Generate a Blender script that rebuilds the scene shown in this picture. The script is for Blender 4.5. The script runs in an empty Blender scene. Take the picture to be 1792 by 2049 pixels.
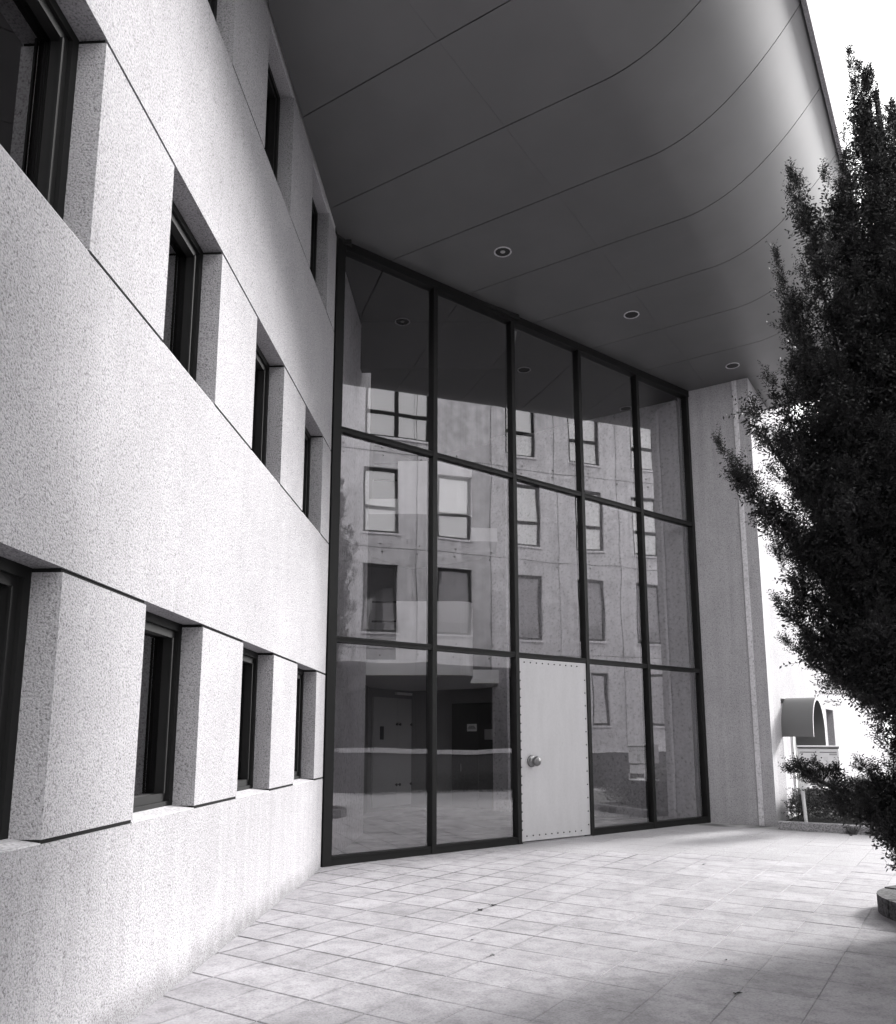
import bpy, bmesh, math, random
import numpy as np
from mathutils import Vector, Matrix

random.seed(7)
rng = np.random.default_rng(7)
R = math.radians
sc = bpy.context.scene
C = sc.collection

# ------------------------------------------------------------------ camera
cd = bpy.data.cameras.new('camera')
cam = bpy.data.objects.new('camera', cd)
C.objects.link(cam)
cam.location = (0, 0, 1.45)
cam.rotation_euler = (math.pi / 2 + 0.1697, 0, 0)
cd.sensor_fit = 'HORIZONTAL'
cd.sensor_width = 36.0
cd.lens = 36.0 * 1608.69 / 1792
cd.shift_y = 0.1002
cd.clip_start = 0.05
cd.clip_end = 600
sc.camera = cam

# ------------------------------------------------------------------ sky, sun, exposure
SUN_AZ, SUN_EL = 58.0, 21.0 # azimuth from +y towards +x
w = bpy.data.worlds.new('World')
sc.world = w
w.use_nodes = True
nt = w.node_tree
nt.nodes.clear()
sky = nt.nodes.new('ShaderNodeTexSky')
sky.sky_type = 'NISHITA'
sky.sun_disc = False
sky.sun_elevation = R(SUN_EL)
sky.sun_rotation = R(SUN_AZ)
sky.air_density = 1.0
sky.dust_density = 6.0
sky.ozone_density = 1.0
bw = nt.nodes.new('ShaderNodeRGBToBW')
bg = nt.nodes.new('ShaderNodeBackground')
bg.inputs['Strength'].default_value = 0.085
out = nt.nodes.new('ShaderNodeOutputWorld')
nt.links.new(sky.outputs[0], bw.inputs[0])
# thin bright overcast: a little clear-sky gradient under an even white cloud sheet
cl = nt.nodes.new('ShaderNodeMath')
cl.operation = 'MULTIPLY_ADD'
nt.links.new(bw.outputs[0], cl.inputs[0])
cl.inputs[1].default_value = 0.25
cl.inputs[2].default_value = 5.5
nt.links.new(cl.outputs[0], bg.inputs[0])
nt.links.new(bg.outputs[0], out.inputs[0])

sd = bpy.data.lights.new('sun', 'SUN')
sun = bpy.data.objects.new('sun', sd)
C.objects.link(sun)
sd.energy = 1.1
sd.angle = R(10)
sd.color = (1.0, 0.985, 0.975)
dirv = Vector((math.sin(R(SUN_AZ)) * math.cos(R(SUN_EL)), math.cos(R(SUN_AZ)) * math.cos(R(SUN_EL)), math.sin(R(SUN_EL))))
sun.rotation_euler = dirv.to_track_quat('Z', 'Y').to_euler()
sun.location = (30, 30, 40)

sc.view_settings.view_transform = 'Standard'
sc.view_settings.look = 'None'
sc.view_settings.gamma = 1.0
sc.view_settings.use_curve_mapping = False
sc.view_settings.exposure = 2.8
sc.render.engine = 'CYCLES'
sc.cycles.max_bounces = 10
sc.cycles.diffuse_bounces = 5
sc.cycles.glossy_bounces = 5
sc.cycles.transparent_max_bounces = 16
sc.cycles.sample_clamp_indirect = 6.0
sc.cycles.use_denoising = True

# ------------------------------------------------------------------ geometry constants
GA = 0.5782
U = np.array([math.sin(GA), math.cos(GA)])          # courtyard grid, long direction
V = np.array([math.cos(GA), -math.sin(GA)])         # courtyard grid, cross direction
WA = 0.0502
WL = np.array([math.sin(WA), math.cos(WA)])         # along the office wing wall
WN = np.array([WL[1], -WL[0]])                      # out of that wall, into the court
WO = np.array([-1.7349, 3.5515])
GLA = 0.9029
GL = np.array([math.sin(GLA), math.cos(GLA)])       # along the glass front
GN = np.array([GL[1], -GL[0]])                      # out of the glass, into the court
GO = np.array([-1.37, 9.6811])
GW = 1.4904
PITCH, WINW, WEND = 1.8079, 0.9127, 5.90
T = 7.92                                            # soffit height
ORG = np.zeros(2)
FW = (WO, WL, WN)
FG = (GO, GL, GN)
FUV = (ORG, U, V)


def gz(x, y):
    return 0.0079 * (y - 8)


def P(fr, s, n, z):
    o, a, b = fr
    q = o + a * s + b * n
    return (float(q[0]), float(q[1]), float(z))


def guv(u, v):
    q = U * u + V * v
    return gz(q[0], q[1])


# ------------------------------------------------------------------ materials (the photograph is black and white: all greys)
def grey(v, t=0.0):
    return (v * 1.003, v * .995, v * 1.008, 1)


def mat(name, base=.5, rough=.8, metal=0.0, spec=.5):
    m = bpy.data.materials.new(name)
    m.use_nodes = True
    b = m.node_tree.nodes['Principled BSDF']
    b.inputs['Base Color'].default_value = grey(base)
    b.inputs['Roughness'].default_value = rough
    b.inputs['Metallic'].default_value = metal
    b.inputs['Specular IOR Level'].default_value = spec
    return m


class NT:
    def __init__(s, m):
        s.t = m.node_tree
        s.b = s.t.nodes['Principled BSDF']
        s.tc = s.t.nodes.new('ShaderNodeTexCoord')

    def noise(s, scale, detail=3, rough=.5, stretch=None, vec=None):
        n = s.t.nodes.new('ShaderNodeTexNoise')
        n.inputs['Scale'].default_value = scale
        n.inputs['Detail'].default_value = detail
        n.inputs['Roughness'].default_value = rough
        src = vec or s.tc.outputs['Object']
        if stretch:
            mp = s.t.nodes.new('ShaderNodeMapping')
            mp.inputs['Scale'].default_value = stretch
            s.t.links.new(src, mp.inputs['Vector'])
            src = mp.outputs[0]
        s.t.links.new(src, n.inputs['Vector'])
        return n.outputs['Fac']

    def ramp(s, fac, stops):
        r = s.t.nodes.new('ShaderNodeValToRGB')
        e = r.color_ramp.elements
        e[0].position, e[0].color = stops[0][0], grey(stops[0][1])
        e[1].position, e[1].color = stops[-1][0], grey(stops[-1][1])
        for p_, v_ in stops[1:-1]:
            q = e.new(p_)
            q.color = grey(v_)
        s.t.links.new(fac, r.inputs[0])
        return r.outputs[0]

    def mul(s, a, b_, fac=1.0):
        x = s.t.nodes.new('ShaderNodeMix')
        x.data_type = 'RGBA'
        x.blend_type = 'MULTIPLY'
        x.inputs[0].default_value = fac
        s.t.links.new(a, x.inputs[6])
        s.t.links.new(b_, x.inputs[7])
        return x.outputs[2]

    def col(s, c):
        s.t.links.new(c, s.b.inputs['Base Color'])

    def bump(s, h, strength=.4, dist=.01):
        b_ = s.t.nodes.new('ShaderNodeBump')
        b_.inputs['Strength'].default_value = strength
        b_.inputs['Distance'].default_value = dist
        s.t.links.new(h, b_.inputs['Height'])
        s.t.links.new(b_.outputs[0], s.b.inputs['Normal'])


def concrete(name, lo, hi, grain=90, low=.62, bump=.5, streak=.12, rough=.9):
    m = mat(name, hi, rough, spec=.25)
    n = NT(m)
    g = n.noise(grain, 2, .6)
    c = n.ramp(g, [(.28, lo * low), (.42, lo), (.55, hi), (.72, hi * 1.1)])
    blot = n.ramp(n.noise(1.3, 4, .6), [(.3, .86), (.7, 1.0)])
    c = n.mul(c, blot)
    st = n.ramp(n.noise(1.0, 4, .65, (7, 7, .22)), [(.35, 1 - streak), (.6, 1.0)])
    c = n.mul(c, st)
    n.col(c)
    n.bump(g, bump, .012)
    return m


M = {}
M['aggregate'] = concrete('pebbledash_concrete', .31, .40, 95, low=.42, bump=.7, streak=.04)
def plinth_mat():
    m_ = concrete('plinth_concrete', .32, .41, 95, low=.42, bump=.7, streak=.06)
    n_ = NT(m_)
    t_ = m_.node_tree
    base = n_.b.inputs['Base Color'].links[0].from_socket
    ge = t_.nodes.new('ShaderNodeNewGeometry')
    sx = t_.nodes.new('ShaderNodeSeparateXYZ')
    t_.links.new(ge.outputs['Position'], sx.inputs[0])
    # grime splashed along the foot: height broken up by noise
    ad = t_.nodes.new('ShaderNodeMath')
    ad.operation = 'MULTIPLY_ADD'
    t_.links.new(n_.noise(5, 4, .65, vec=ge.outputs['Position']), ad.inputs[0])
    ad.inputs[1].default_value = -.30
    t_.links.new(sx.outputs['Z'], ad.inputs[2])
    mr = t_.nodes.new('ShaderNodeMapRange')
    mr.inputs[1].default_value = -.15
    mr.inputs[2].default_value = .02
    mr.inputs[3].default_value = .62
    mr.inputs[4].default_value = 1.0
    t_.links.new(ad.outputs[0], mr.inputs[0])
    # drip streaks running down from the sills
    dr = n_.noise(1.0, 5, .7, (9, 9, .45), vec=ge.outputs['Position'])
    drr = t_.nodes.new('ShaderNodeMapRange')
    drr.inputs[1].default_value = .40
    drr.inputs[2].default_value = .60
    drr.inputs[3].default_value = .92
    drr.inputs[4].default_value = 1.0
    t_.links.new(dr, drr.inputs[0])
    mm = t_.nodes.new('ShaderNodeMath')
    mm.operation = 'MULTIPLY'
    t_.links.new(mr.outputs[0], mm.inputs[0])
    t_.links.new(drr.outputs[0], mm.inputs[1])
    cc_ = t_.nodes.new('ShaderNodeCombineXYZ')
    for k_ in range(3):
        t_.links.new(mm.outputs[0], cc_.inputs[k_])
    n_.col(n_.mul(base, cc_.outputs[0]))
    return m_


M['plinth'] = plinth_mat()
M['lightened'] = concrete('shade_lightened_concrete', .42, .54, 95, low=.45, bump=.7, streak=.05)  # wall concrete lightened to make up for shade; only the parapet uses it
M['sill'] = concrete('sill_concrete', .48, .62, 60, bump=.25)
M['pier'] = concrete('smooth_pier_concrete', .38, .45, 60, bump=.3, streak=.12)
M['strip'] = concrete('joint_strip', .62, .70, 30, bump=.1)
M['opp'] = concrete('board_marked_concrete', .54, .61, 3, bump=.03, streak=.16, low=.88)
M['kerb'] = concrete('kerb_stone', .24, .38, 50, bump=.5)
M['planter'] = concrete('old_planter_stone', .06, .12, 40, bump=.6)
M['joint'] = mat('dark_joint', .015, .95, spec=.1)
M['frame'] = mat('dark_bronze_frame', .014, .65, spec=.15)
M['mullion'] = mat('dark_mullion_steel', .012, .5, spec=.22)
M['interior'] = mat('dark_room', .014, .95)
M['white'] = mat('white_plaster', .75, .8)
M['lobby'] = concrete('lobby_plaster', .64, .70, 20, bump=.05, streak=.1)
M['lobby_floor'] = concrete('lobby_terrazzo', .30, .38, 40, bump=.02, streak=.02, rough=.35)
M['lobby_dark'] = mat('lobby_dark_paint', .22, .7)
M['cabinet'] = mat('grey_laminate', .42, .5)
M['black'] = mat('black_door', .02, .5)
M['paper'] = mat('paper', .75, .9)
M['ink'] = mat('ink', .05, .9)
M['knob'] = mat('worn_metal_knob', .22, .3, metal=.9)
M['chrome'] = mat('bright_metal', .7, .25, metal=1)
M['rivet'] = mat('dark_rivet', .06, .5, metal=.6)
M['letterbox'] = mat('white_enamel', .82, .45)
M['hood'] = mat('hood_render', .11, .75)
M['soil'] = mat('dark_soil', .03, 1)
M['leaf_litter'] = mat('dry_leaf', .06, .9)
M['bark'] = mat('yew_bark', .05, .95)
M['curtain'] = mat('grey_curtain', .22, .9)
M['blind'] = mat('blind_slat', .16, .6)
M['grass'] = mat('weed_blade', .10, .8)

# door paint: pale grey steel, faint vertical variation and scuffs
m = mat('pale_grey_door_steel', .5, .5)
n = NT(m)
n.col(n.mul(n.ramp(n.noise(2.2, 4, .6, (3, 3, .5)), [(.3, .49), (.7, .54)]), n.ramp(n.noise(30, 3), [(.3, .95), (.6, 1)])))
M['door'] = m

# soffit: satin grey metal sheet
m = mat('satin_soffit_panel', .1, .50, metal=.75, spec=.7)
n = NT(m)
n.col(n.ramp(n.noise(.9, 3, .6), [(.3, .195), (.7, .22)]))
M['soffit'] = m

# paving
V_ax = V
m = mat('paving_stone', .5, .85, spec=.3)
n = NT(m)
oi = m.node_tree.nodes.new('ShaderNodeObjectInfo')
geo = m.node_tree.nodes.new('ShaderNodeNewGeometry')
pos = geo.outputs['Position']
tone = n.ramp(oi.outputs['Random'], [(0, .88), (.5, .95), (1, 1.0)])
g = n.noise(70, 3, .65, vec=pos)
c = n.ramp(g, [(.28, .28), (.45, .405), (.6, .45), (.75, .50)])
c = n.mul(c, tone)
c = n.mul(c, n.ramp(n.noise(1.6, 6, .68, vec=pos), [(.34, .74), (.60, 1.0)]))
c = n.mul(c, n.ramp(n.noise(7, 6, .72, (1, 1, 1), vec=pos), [(.38, .80), (.52, 1.0)]))
# dirt gathered along the slab edges, broken up and patchy
t_ = m.node_tree


def mth(op, a, b=None, cst=None):
    q = t_.nodes.new('ShaderNodeMath')
    q.operation = op
    t_.links.new(a, q.inputs[0])
    if b is not None:
        t_.links.new(b, q.inputs[1])
    elif cst is not None:
        q.inputs[1].default_value = cst
    return q.outputs[0]


sx = t_.nodes.new('ShaderNodeSeparateXYZ')
t_.links.new(n.tc.outputs['Object'], sx.inputs[0])
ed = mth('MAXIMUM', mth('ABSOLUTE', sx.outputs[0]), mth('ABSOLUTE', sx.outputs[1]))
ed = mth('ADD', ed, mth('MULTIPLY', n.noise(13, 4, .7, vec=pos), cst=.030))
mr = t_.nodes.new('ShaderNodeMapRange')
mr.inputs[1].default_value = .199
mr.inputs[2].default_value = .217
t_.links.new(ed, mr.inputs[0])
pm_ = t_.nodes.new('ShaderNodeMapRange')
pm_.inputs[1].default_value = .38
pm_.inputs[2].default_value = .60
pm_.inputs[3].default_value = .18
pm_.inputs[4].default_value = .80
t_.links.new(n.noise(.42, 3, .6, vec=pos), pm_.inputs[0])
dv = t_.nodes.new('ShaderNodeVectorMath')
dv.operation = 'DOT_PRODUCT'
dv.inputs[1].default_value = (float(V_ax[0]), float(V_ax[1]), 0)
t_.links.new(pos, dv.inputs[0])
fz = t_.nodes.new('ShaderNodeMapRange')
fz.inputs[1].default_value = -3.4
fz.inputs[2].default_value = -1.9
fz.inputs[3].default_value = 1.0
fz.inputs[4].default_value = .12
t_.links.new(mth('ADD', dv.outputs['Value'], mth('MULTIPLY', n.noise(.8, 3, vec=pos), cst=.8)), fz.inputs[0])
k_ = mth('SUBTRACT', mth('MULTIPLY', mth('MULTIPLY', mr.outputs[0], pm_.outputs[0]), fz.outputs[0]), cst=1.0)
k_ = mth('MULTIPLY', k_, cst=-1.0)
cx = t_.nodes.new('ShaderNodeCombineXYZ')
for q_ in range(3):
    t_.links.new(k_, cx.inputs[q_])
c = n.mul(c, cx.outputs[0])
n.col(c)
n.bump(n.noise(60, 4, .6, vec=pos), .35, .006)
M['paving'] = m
M['paving_far'] = concrete('paving_stone_far', .34, .39, 70, bump=.3, streak=.0)
m = mat('paving_joint_sand', .2, .95, spec=.1)
n = NT(m)
ge_ = m.node_tree.nodes.new('ShaderNodeNewGeometry')
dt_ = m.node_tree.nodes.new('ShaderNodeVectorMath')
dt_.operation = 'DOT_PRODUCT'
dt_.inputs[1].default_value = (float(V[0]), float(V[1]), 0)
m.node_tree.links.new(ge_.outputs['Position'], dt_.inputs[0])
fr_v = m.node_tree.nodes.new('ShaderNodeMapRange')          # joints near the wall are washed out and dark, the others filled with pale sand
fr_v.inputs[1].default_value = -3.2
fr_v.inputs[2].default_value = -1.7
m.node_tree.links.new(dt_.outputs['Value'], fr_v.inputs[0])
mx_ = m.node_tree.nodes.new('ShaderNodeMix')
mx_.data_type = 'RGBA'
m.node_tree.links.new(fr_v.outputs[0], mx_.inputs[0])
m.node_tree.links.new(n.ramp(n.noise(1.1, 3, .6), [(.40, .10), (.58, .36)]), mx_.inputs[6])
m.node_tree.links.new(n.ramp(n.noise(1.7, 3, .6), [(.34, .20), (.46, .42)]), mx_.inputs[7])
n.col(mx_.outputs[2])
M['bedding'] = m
M['far_ground'] = concrete('far_asphalt', .08, .11, 20, bump=.2)

# yew needles
m = mat('yew_needle', .05, .55, spec=.35)
n = NT(m)
n.col(n.ramp(n.noise(1.7, 3, .6), [(.3, .016), (.55, .03), (.75, .07)]))
M['needle'] = m
m = mat('hedge_leaf', .06, .55, spec=.3)
n = NT(m)
n.col(n.ramp(n.noise(4, 3, .6), [(.3, .03), (.7, .09)]))
M['hedge'] = m


def glass_mat(name, refl, tint, wob=.0, wscale=1.0):
    m = bpy.data.materials.new(name)
    m.use_nodes = True
    t = m.node_tree
    t.nodes.clear()
    o = t.nodes.new('ShaderNodeOutputMaterial')
    mix = t.nodes.new('ShaderNodeMixShader')
    tr = t.nodes.new('ShaderNodeBsdfTransparent')
    tr.inputs[0].default_value = grey(tint)
    gl = t.nodes.new('ShaderNodeBsdfGlossy')
    gl.inputs['Roughness'].default_value = 0.0
    gl.inputs['Color'].default_value = grey(.95)
    fr = t.nodes.new('ShaderNodeFresnel')
    fr.inputs[0].default_value = 1.5
    mr = t.nodes.new('ShaderNodeMapRange')
    mr.inputs[1].default_value = 0.0
    mr.inputs[2].default_value = 1.0
    mr.inputs[3].default_value = refl
    mr.inputs[4].default_value = 1.0
    t.links.new(fr.outputs[0], mr.inputs[0])
    t.links.new(mr.outputs[0], mix.inputs[0])
    if wob:
        ns = t.nodes.new('ShaderNodeTexNoise')
        ns.inputs['Scale'].default_value = wscale
        ns.inputs['Detail'].default_value = 1
        tc = t.nodes.new('ShaderNodeTexCoord')
        t.links.new(tc.outputs['Object'], ns.inputs['Vector'])
        bp = t.nodes.new('ShaderNodeBump')
        bp.inputs['Strength'].default_value = 1.0
        bp.inputs['Distance'].default_value = wob
        t.links.new(ns.outputs['Fac'], bp.inputs['Height'])
        t.links.new(bp.outputs[0], gl.inputs['Normal'])
    t.links.new(tr.outputs[0], mix.inputs[1])
    t.links.new(gl.outputs[0], mix.inputs[2])
    t.links.new(mix.outputs[0], o.inputs[0])
    return m


M['glass'] = glass_mat('reflective_facade_glass', .22, .99, .0025, .9)
M['win_glass'] = glass_mat('window_glass', .10, .75)
M['opp_glass'] = glass_mat('court_window_glass', .30, .8, .004, .9)


# ------------------------------------------------------------------ builders
class MB:
    def __init__(s):
        s.v, s.f, s.mi, s.sm = [], [], [], []

    def quad(s, a, b, c, d, mi=0):
        i = len(s.v)
        s.v += [a, b, c, d]
        s.f.append((i, i + 1, i + 2, i + 3))
        s.mi.append(mi)

    def hexa(s, p, mi=0):
        i = len(s.v)
        s.v += p
        for q in ((3, 2, 1, 0), (4, 5, 6, 7), (0, 1, 5, 4), (1, 2, 6, 5), (2, 3, 7, 6), (3, 0, 4, 7)):
            s.f.append(tuple(i + k for k in q))
            s.mi.append(mi)

    def box(s, fr, s0, s1, n0, n1, z0, z1, mi=0):
        s.hexa([P(fr, s0, n0, z0), P(fr, s1, n0, z0), P(fr, s1, n1, z0), P(fr, s0, n1, z0),
                P(fr, s0, n0, z1), P(fr, s1, n0, z1), P(fr, s1, n1, z1), P(fr, s0, n1, z1)], mi)
        return s

    def prism(s, pts, z0, z1, mi=0):
        k = len(pts)
        i = len(s.v)
        s.v += [(float(a[0]), float(a[1]), z0) for a in pts] + [(float(a[0]), float(a[1]), z1) for a in pts]
        s.f.append(tuple(range(i, i + k))[::-1])
        s.f.append(tuple(range(i + k, i + 2 * k)))
        s.mi += [mi, mi]
        for j in range(k):
            s.f.append((i + j, i + (j + 1) % k, i + k + (j + 1) % k, i + k + j))
            s.mi.append(mi)
        return s

    def lathe(s, o, ax, prof, seg=20, mi=0):
        ax = Vector(ax).normalized()
        t = ax.orthogonal().normalized()
        b = ax.cross(t)
        o = Vector(o)
        i = len(s.v)
        for r, h in prof:
            for k in range(seg):
                a = 2 * math.pi * k / seg
                s.v.append(tuple(o + ax * h + (t * math.cos(a) + b * math.sin(a)) * r))
        for j in range(len(prof) - 1):
            for k in range(seg):
                k2 = (k + 1) % seg
                s.f.append((i + j * seg + k, i + j * seg + k2, i + (j + 1) * seg + k2, i + (j + 1) * seg + k))
                s.mi.append(mi)
        return s

    def tube(s, pts, radii, seg=7, mi=0):
        pts = [Vector(p_) for p_ in pts]
        i = len(s.v)
        for j, p_ in enumerate(pts):
            d = (pts[min(j + 1, len(pts) - 1)] - pts[max(j - 1, 0)]).normalized()
            t = d.orthogonal().normalized()
            b = d.cross(t)
            for k in range(seg):
                a = 2 * math.pi * k / seg
                s.v.append(tuple(p_ + (t * math.cos(a) + b * math.sin(a)) * radii[j]))
        for j in range(len(pts) - 1):
            for k in range(seg):
                k2 = (k + 1) % seg
                s.f.append((i + j * seg + k, i + j * seg + k2, i + (j + 1) * seg + k2, i + (j + 1) * seg + k))
                s.mi.append(mi)
        for j in (0, len(pts) - 1):
            s.f.append(tuple(i + j * seg + k for k in range(seg)))
            s.mi.append(mi)
        return s

    def build(s, name, mats, parent=None, bevel=0.0, smooth=False, flip=True):
        off = Vector((0, 0, 0))
        if parent is not None:
            q = parent
            while q is not None:
                off += q.location
                q = q.parent
        me = bpy.data.meshes.new(name)
        me.from_pydata([tuple(Vector(p_) - off) for p_ in s.v], [], s.f)
        if not isinstance(mats, (list, tuple)):
            mats = [mats]
        for x in mats:
            me.materials.append(x)
        for poly, k in zip(me.polygons, s.mi):
            poly.material_index = k
            poly.use_smooth = smooth
        bm = bmesh.new()
        bm.from_mesh(me)
        if smooth:
            bmesh.ops.remove_doubles(bm, verts=bm.verts, dist=1e-5)
        if flip:
            bmesh.ops.recalc_face_normals(bm, faces=bm.faces)
        if bevel:
            bmesh.ops.bevel(bm, geom=bm.edges[:], offset=bevel, segments=1, affect='EDGES')
        bm.to_mesh(me)
        bm.free()
        o = bpy.data.objects.new(name, me)
        C.objects.link(o)
        if parent is not None:
            o.parent = parent
        return o


def tag(o, label=None, cat=None, group=None, kind=None):
    if label:
        o['label'] = label
    if cat:
        o['category'] = cat
    if group:
        o['group'] = group
    if kind:
        o['kind'] = kind
    return o


def thing(name, label, cat, loc, group=None):
    o = bpy.data.objects.new(name, None)
    C.objects.link(o)
    o.location = loc
    return tag(o, label, cat, group)


def clone(o, parent, name=None):
    c = o.copy()
    C.objects.link(c)
    c.parent = parent
    return c


# ------------------------------------------------------------------ ground and paving
g = MB()
g.quad((-300, -300, -.22), (300, -300, -.22), (300, 400, -.22), (-300, 400, -.22))
tag(g.build('ground', M['far_ground']), kind='structure')

GU0, GV0, GS = 4.5088, -4.5823, .4061
pav = MB()
nu, nv = 40, 16
ua, ub, va, vb = -7.0, 27.0, -9.5, 6.6
for a, b, c, d in ((ua, ub, va, vb),):
    pts = [U * a + V * c, U * b + V * c, U * b + V * d, U * a + V * d]
    pav.hexa([(p_[0], p_[1], -.2) for p_ in pts] + [(p_[0], p_[1], gz(*p_) - .005) for p_ in pts])
pavement = tag(pav.build('pavement', M['bedding']), kind='structure')


def in_court(u, v, mar=.32):
    q = U * u + V * v
    dw = (q - WO) @ WN
    dg = (q - GO) @ GN
    ok = dw > -mar and dg > -mar
    if u > 14.42 - .2 and v < -2.5:
        ok = False
    if u > 13.78 and v < -1.0:
        ok = False
    return ok


slabs = []
lattice = []
for i in range(-27, 55):
    for j in range(-10, 27):
        u, v = GU0 + GS * (i + .5), GV0 + GS * (j + .5)
        if not in_court(u, v) or v > 6.2 or u > 26:
            continue
        q = U * u + V * v
        fx, fy = q
        inview = fy > 2.6 and -.62 * fy - .4 < fx < .62 * fy + .4
        lattice.append((0 if inview else 1, math.hypot(*q), i, j, u, v))
lattice.sort()
variants = []
tilt = math.atan(.0079)
for k in range(8):
    r_ = random.Random(k)
    bm = bmesh.new()
    ins = [r_.uniform(.0012, .0034) for _ in range(4)]
    h = GS / 2
    cor = [(-h + ins[0], -h + ins[1]), (h - ins[2], -h + ins[1]), (h - ins[2], h - ins[3]), (-h + ins[0], h - ins[3])]
    top = [bm.verts.new((x + r_.uniform(-.0012, .0012), y + r_.uniform(-.0012, .0012), r_.uniform(-.0008, .0008))) for x, y in cor]
    bot = [bm.verts.new((x, y, -.05)) for x, y in cor]
    ft = bm.faces.new(top)
    for e in range(4):
        bm.faces.new((top[e], bot[e], bot[(e + 1) % 4], top[(e + 1) % 4]))
    bmesh.ops.bevel(bm, geom=list(ft.edges), offset=.003, segments=1, affect='EDGES')
    bmesh.ops.recalc_face_normals(bm, faces=bm.faces)
    me = bpy.data.meshes.new('paving_slab')
    bm.to_mesh(me)
    bm.free()
    me.materials.append(M['paving'])
    variants.append(me)
rest = MB()
ROT = math.atan2(U[1], U[0])
for k, (iv, dist, i, j, u, v) in enumerate(lattice):
    q = U * u + V * v
    if k < 300:
        o = bpy.data.objects.new('paving_slab', variants[random.randrange(8)])
        C.objects.link(o)
        o.parent = pavement
        o.location = (q[0], q[1], gz(*q) + random.uniform(-.0008, .0012))
        o.rotation_euler = (Matrix.Rotation(tilt, 3, 'X') @ Matrix.Rotation(ROT + random.choice((0, 1, 2, 3)) * math.pi / 2, 3, 'Z')).to_euler()
    else:
        e = GS / 2 - .0025
        pts = [U * (u + a) + V * (v + b) for a, b in ((-e, -e), (e, -e), (e, e), (-e, e))]
        rest.hexa([(p_[0], p_[1], gz(*p_) - .05) for p_ in pts] + [(p_[0], p_[1], gz(*p_) + random.uniform(-.0008, .001)) for p_ in pts])
tag(rest.build('paving_slab', M['paving_far'], pavement), kind='stuff')

# ------------------------------------------------------------------ office wing on the left
Z1S, Z1H = 1.0085, 2.2141
Z2S, Z2H = 3.7683, 4.9619
Z3S, Z3H = 6.5203, 7.8525
GAP = .020
wing = thing('office_wing', 'pale pebbledash office wing on the left with three rows of deep-set dark windows', 'building', (*(WO + WL * 2 - WN * 1), 0))
S0, S1 = -9.0, WEND
TH = .34
for z0, z1 in ((-.2, Z1S), (Z1H, Z2S), (Z2H, Z3S)):
    MB().box(FW, S0, S1, -TH, 0, z0, z1).build('spandrel_wall', M['plinth'] if z0 < 0 else M['aggregate'], wing)
MB().box(FW, S0, S1, -TH, -.02, Z3H, 9.05).build('parapet_wall', M['lightened'], wing)
win_proto = None
pier_proto = {}


def window_at(k, row, zs, zh):
    sr = k * PITCH
    sl = sr - WINW
    jn = -.145
    f = MB()
    d0, d1 = jn, jn - .09
    bw_ = .055
    f.box(FW, sl, sl + bw_, d1, d0, zs, zh)
    f.box(FW, sr - bw_, sr, d1, d0, zs, zh)
    f.box(FW, sl + bw_, sr - bw_, d1, d0, zh - bw_, zh)
    f.box(FW, sl + bw_, sr - bw_, d1, d0, zs, zs + bw_)
    fo = f.build('window', M['frame'], wing)
    a, b = sl + bw_ + .004, sr - bw_ - .004
    q = MB()
    e0, e1 = d0 - .02, d1 - .01
    sw = .05
    q.box(FW, a, a + sw, e1, e0, zs + bw_, zh - bw_)
    q.box(FW, b - sw, b, e1, e0, zs + bw_, zh - bw_)
    q.box(FW, a + sw, b - sw, e1, e0, zh - bw_ - sw, zh - bw_)
    q.box(FW, a + sw, b - sw, e1, e0, zs + bw_, zs + bw_ + sw)
    q.box(FW, b - sw - .02, b - sw - .005, e0, e0 + .012, zs + bw_ + sw, zh - bw_ - sw)
    q.build('sash', M['frame'], fo)
    p_ = MB().box(FW, a + sw, b - sw, e1 + .015, e1 + .021, zs + bw_ + sw, zh - bw_ - sw)
    p_.build('pane', M['win_glass'], fo)
    if row == 1 and k in (1,):
        bl = MB()
        z = zs + bw_ + sw + .03
        while z < zh - .15:
            bl.hexa([P(FW, a + sw, e1 - .06, z), P(FW, b - sw - .05, e1 - .06, z), P(FW, b - sw - .05, e1 - .03, z + .018), P(FW, a + sw, e1 - .03, z + .018),
                     P(FW, a + sw, e1 - .06, z + .002), P(FW, b - sw - .05, e1 - .06, z + .002), P(FW, b - sw - .05, e1 - .03, z + .02), P(FW, a + sw, e1 - .03, z + .02)])
            z += .026
        tag(bl.build('blind', M['blind'], fo), kind='stuff')
    elif (row, k) in ((2, 0), (2, 1), (1, 0), (3, 0)):
        cu = MB()
        nst = 40
        w0, w1 = a + sw, b - sw
        pts = []
        for i in range(nst + 1):
            pts.append((w0 + (w1 - w0) * i / nst, e1 - .09 + .022 * math.sin(i * 1.35)))
        for i in range(nst):
            cu.quad(P(FW, *pts[i], zs + .08), P(FW, *pts[i + 1], zs + .08), P(FW, *pts[i + 1], zh - .08), P(FW, *pts[i], zh - .08))
        cu.build('curtain', M['curtain'], fo, smooth=True)
    return fo


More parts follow.
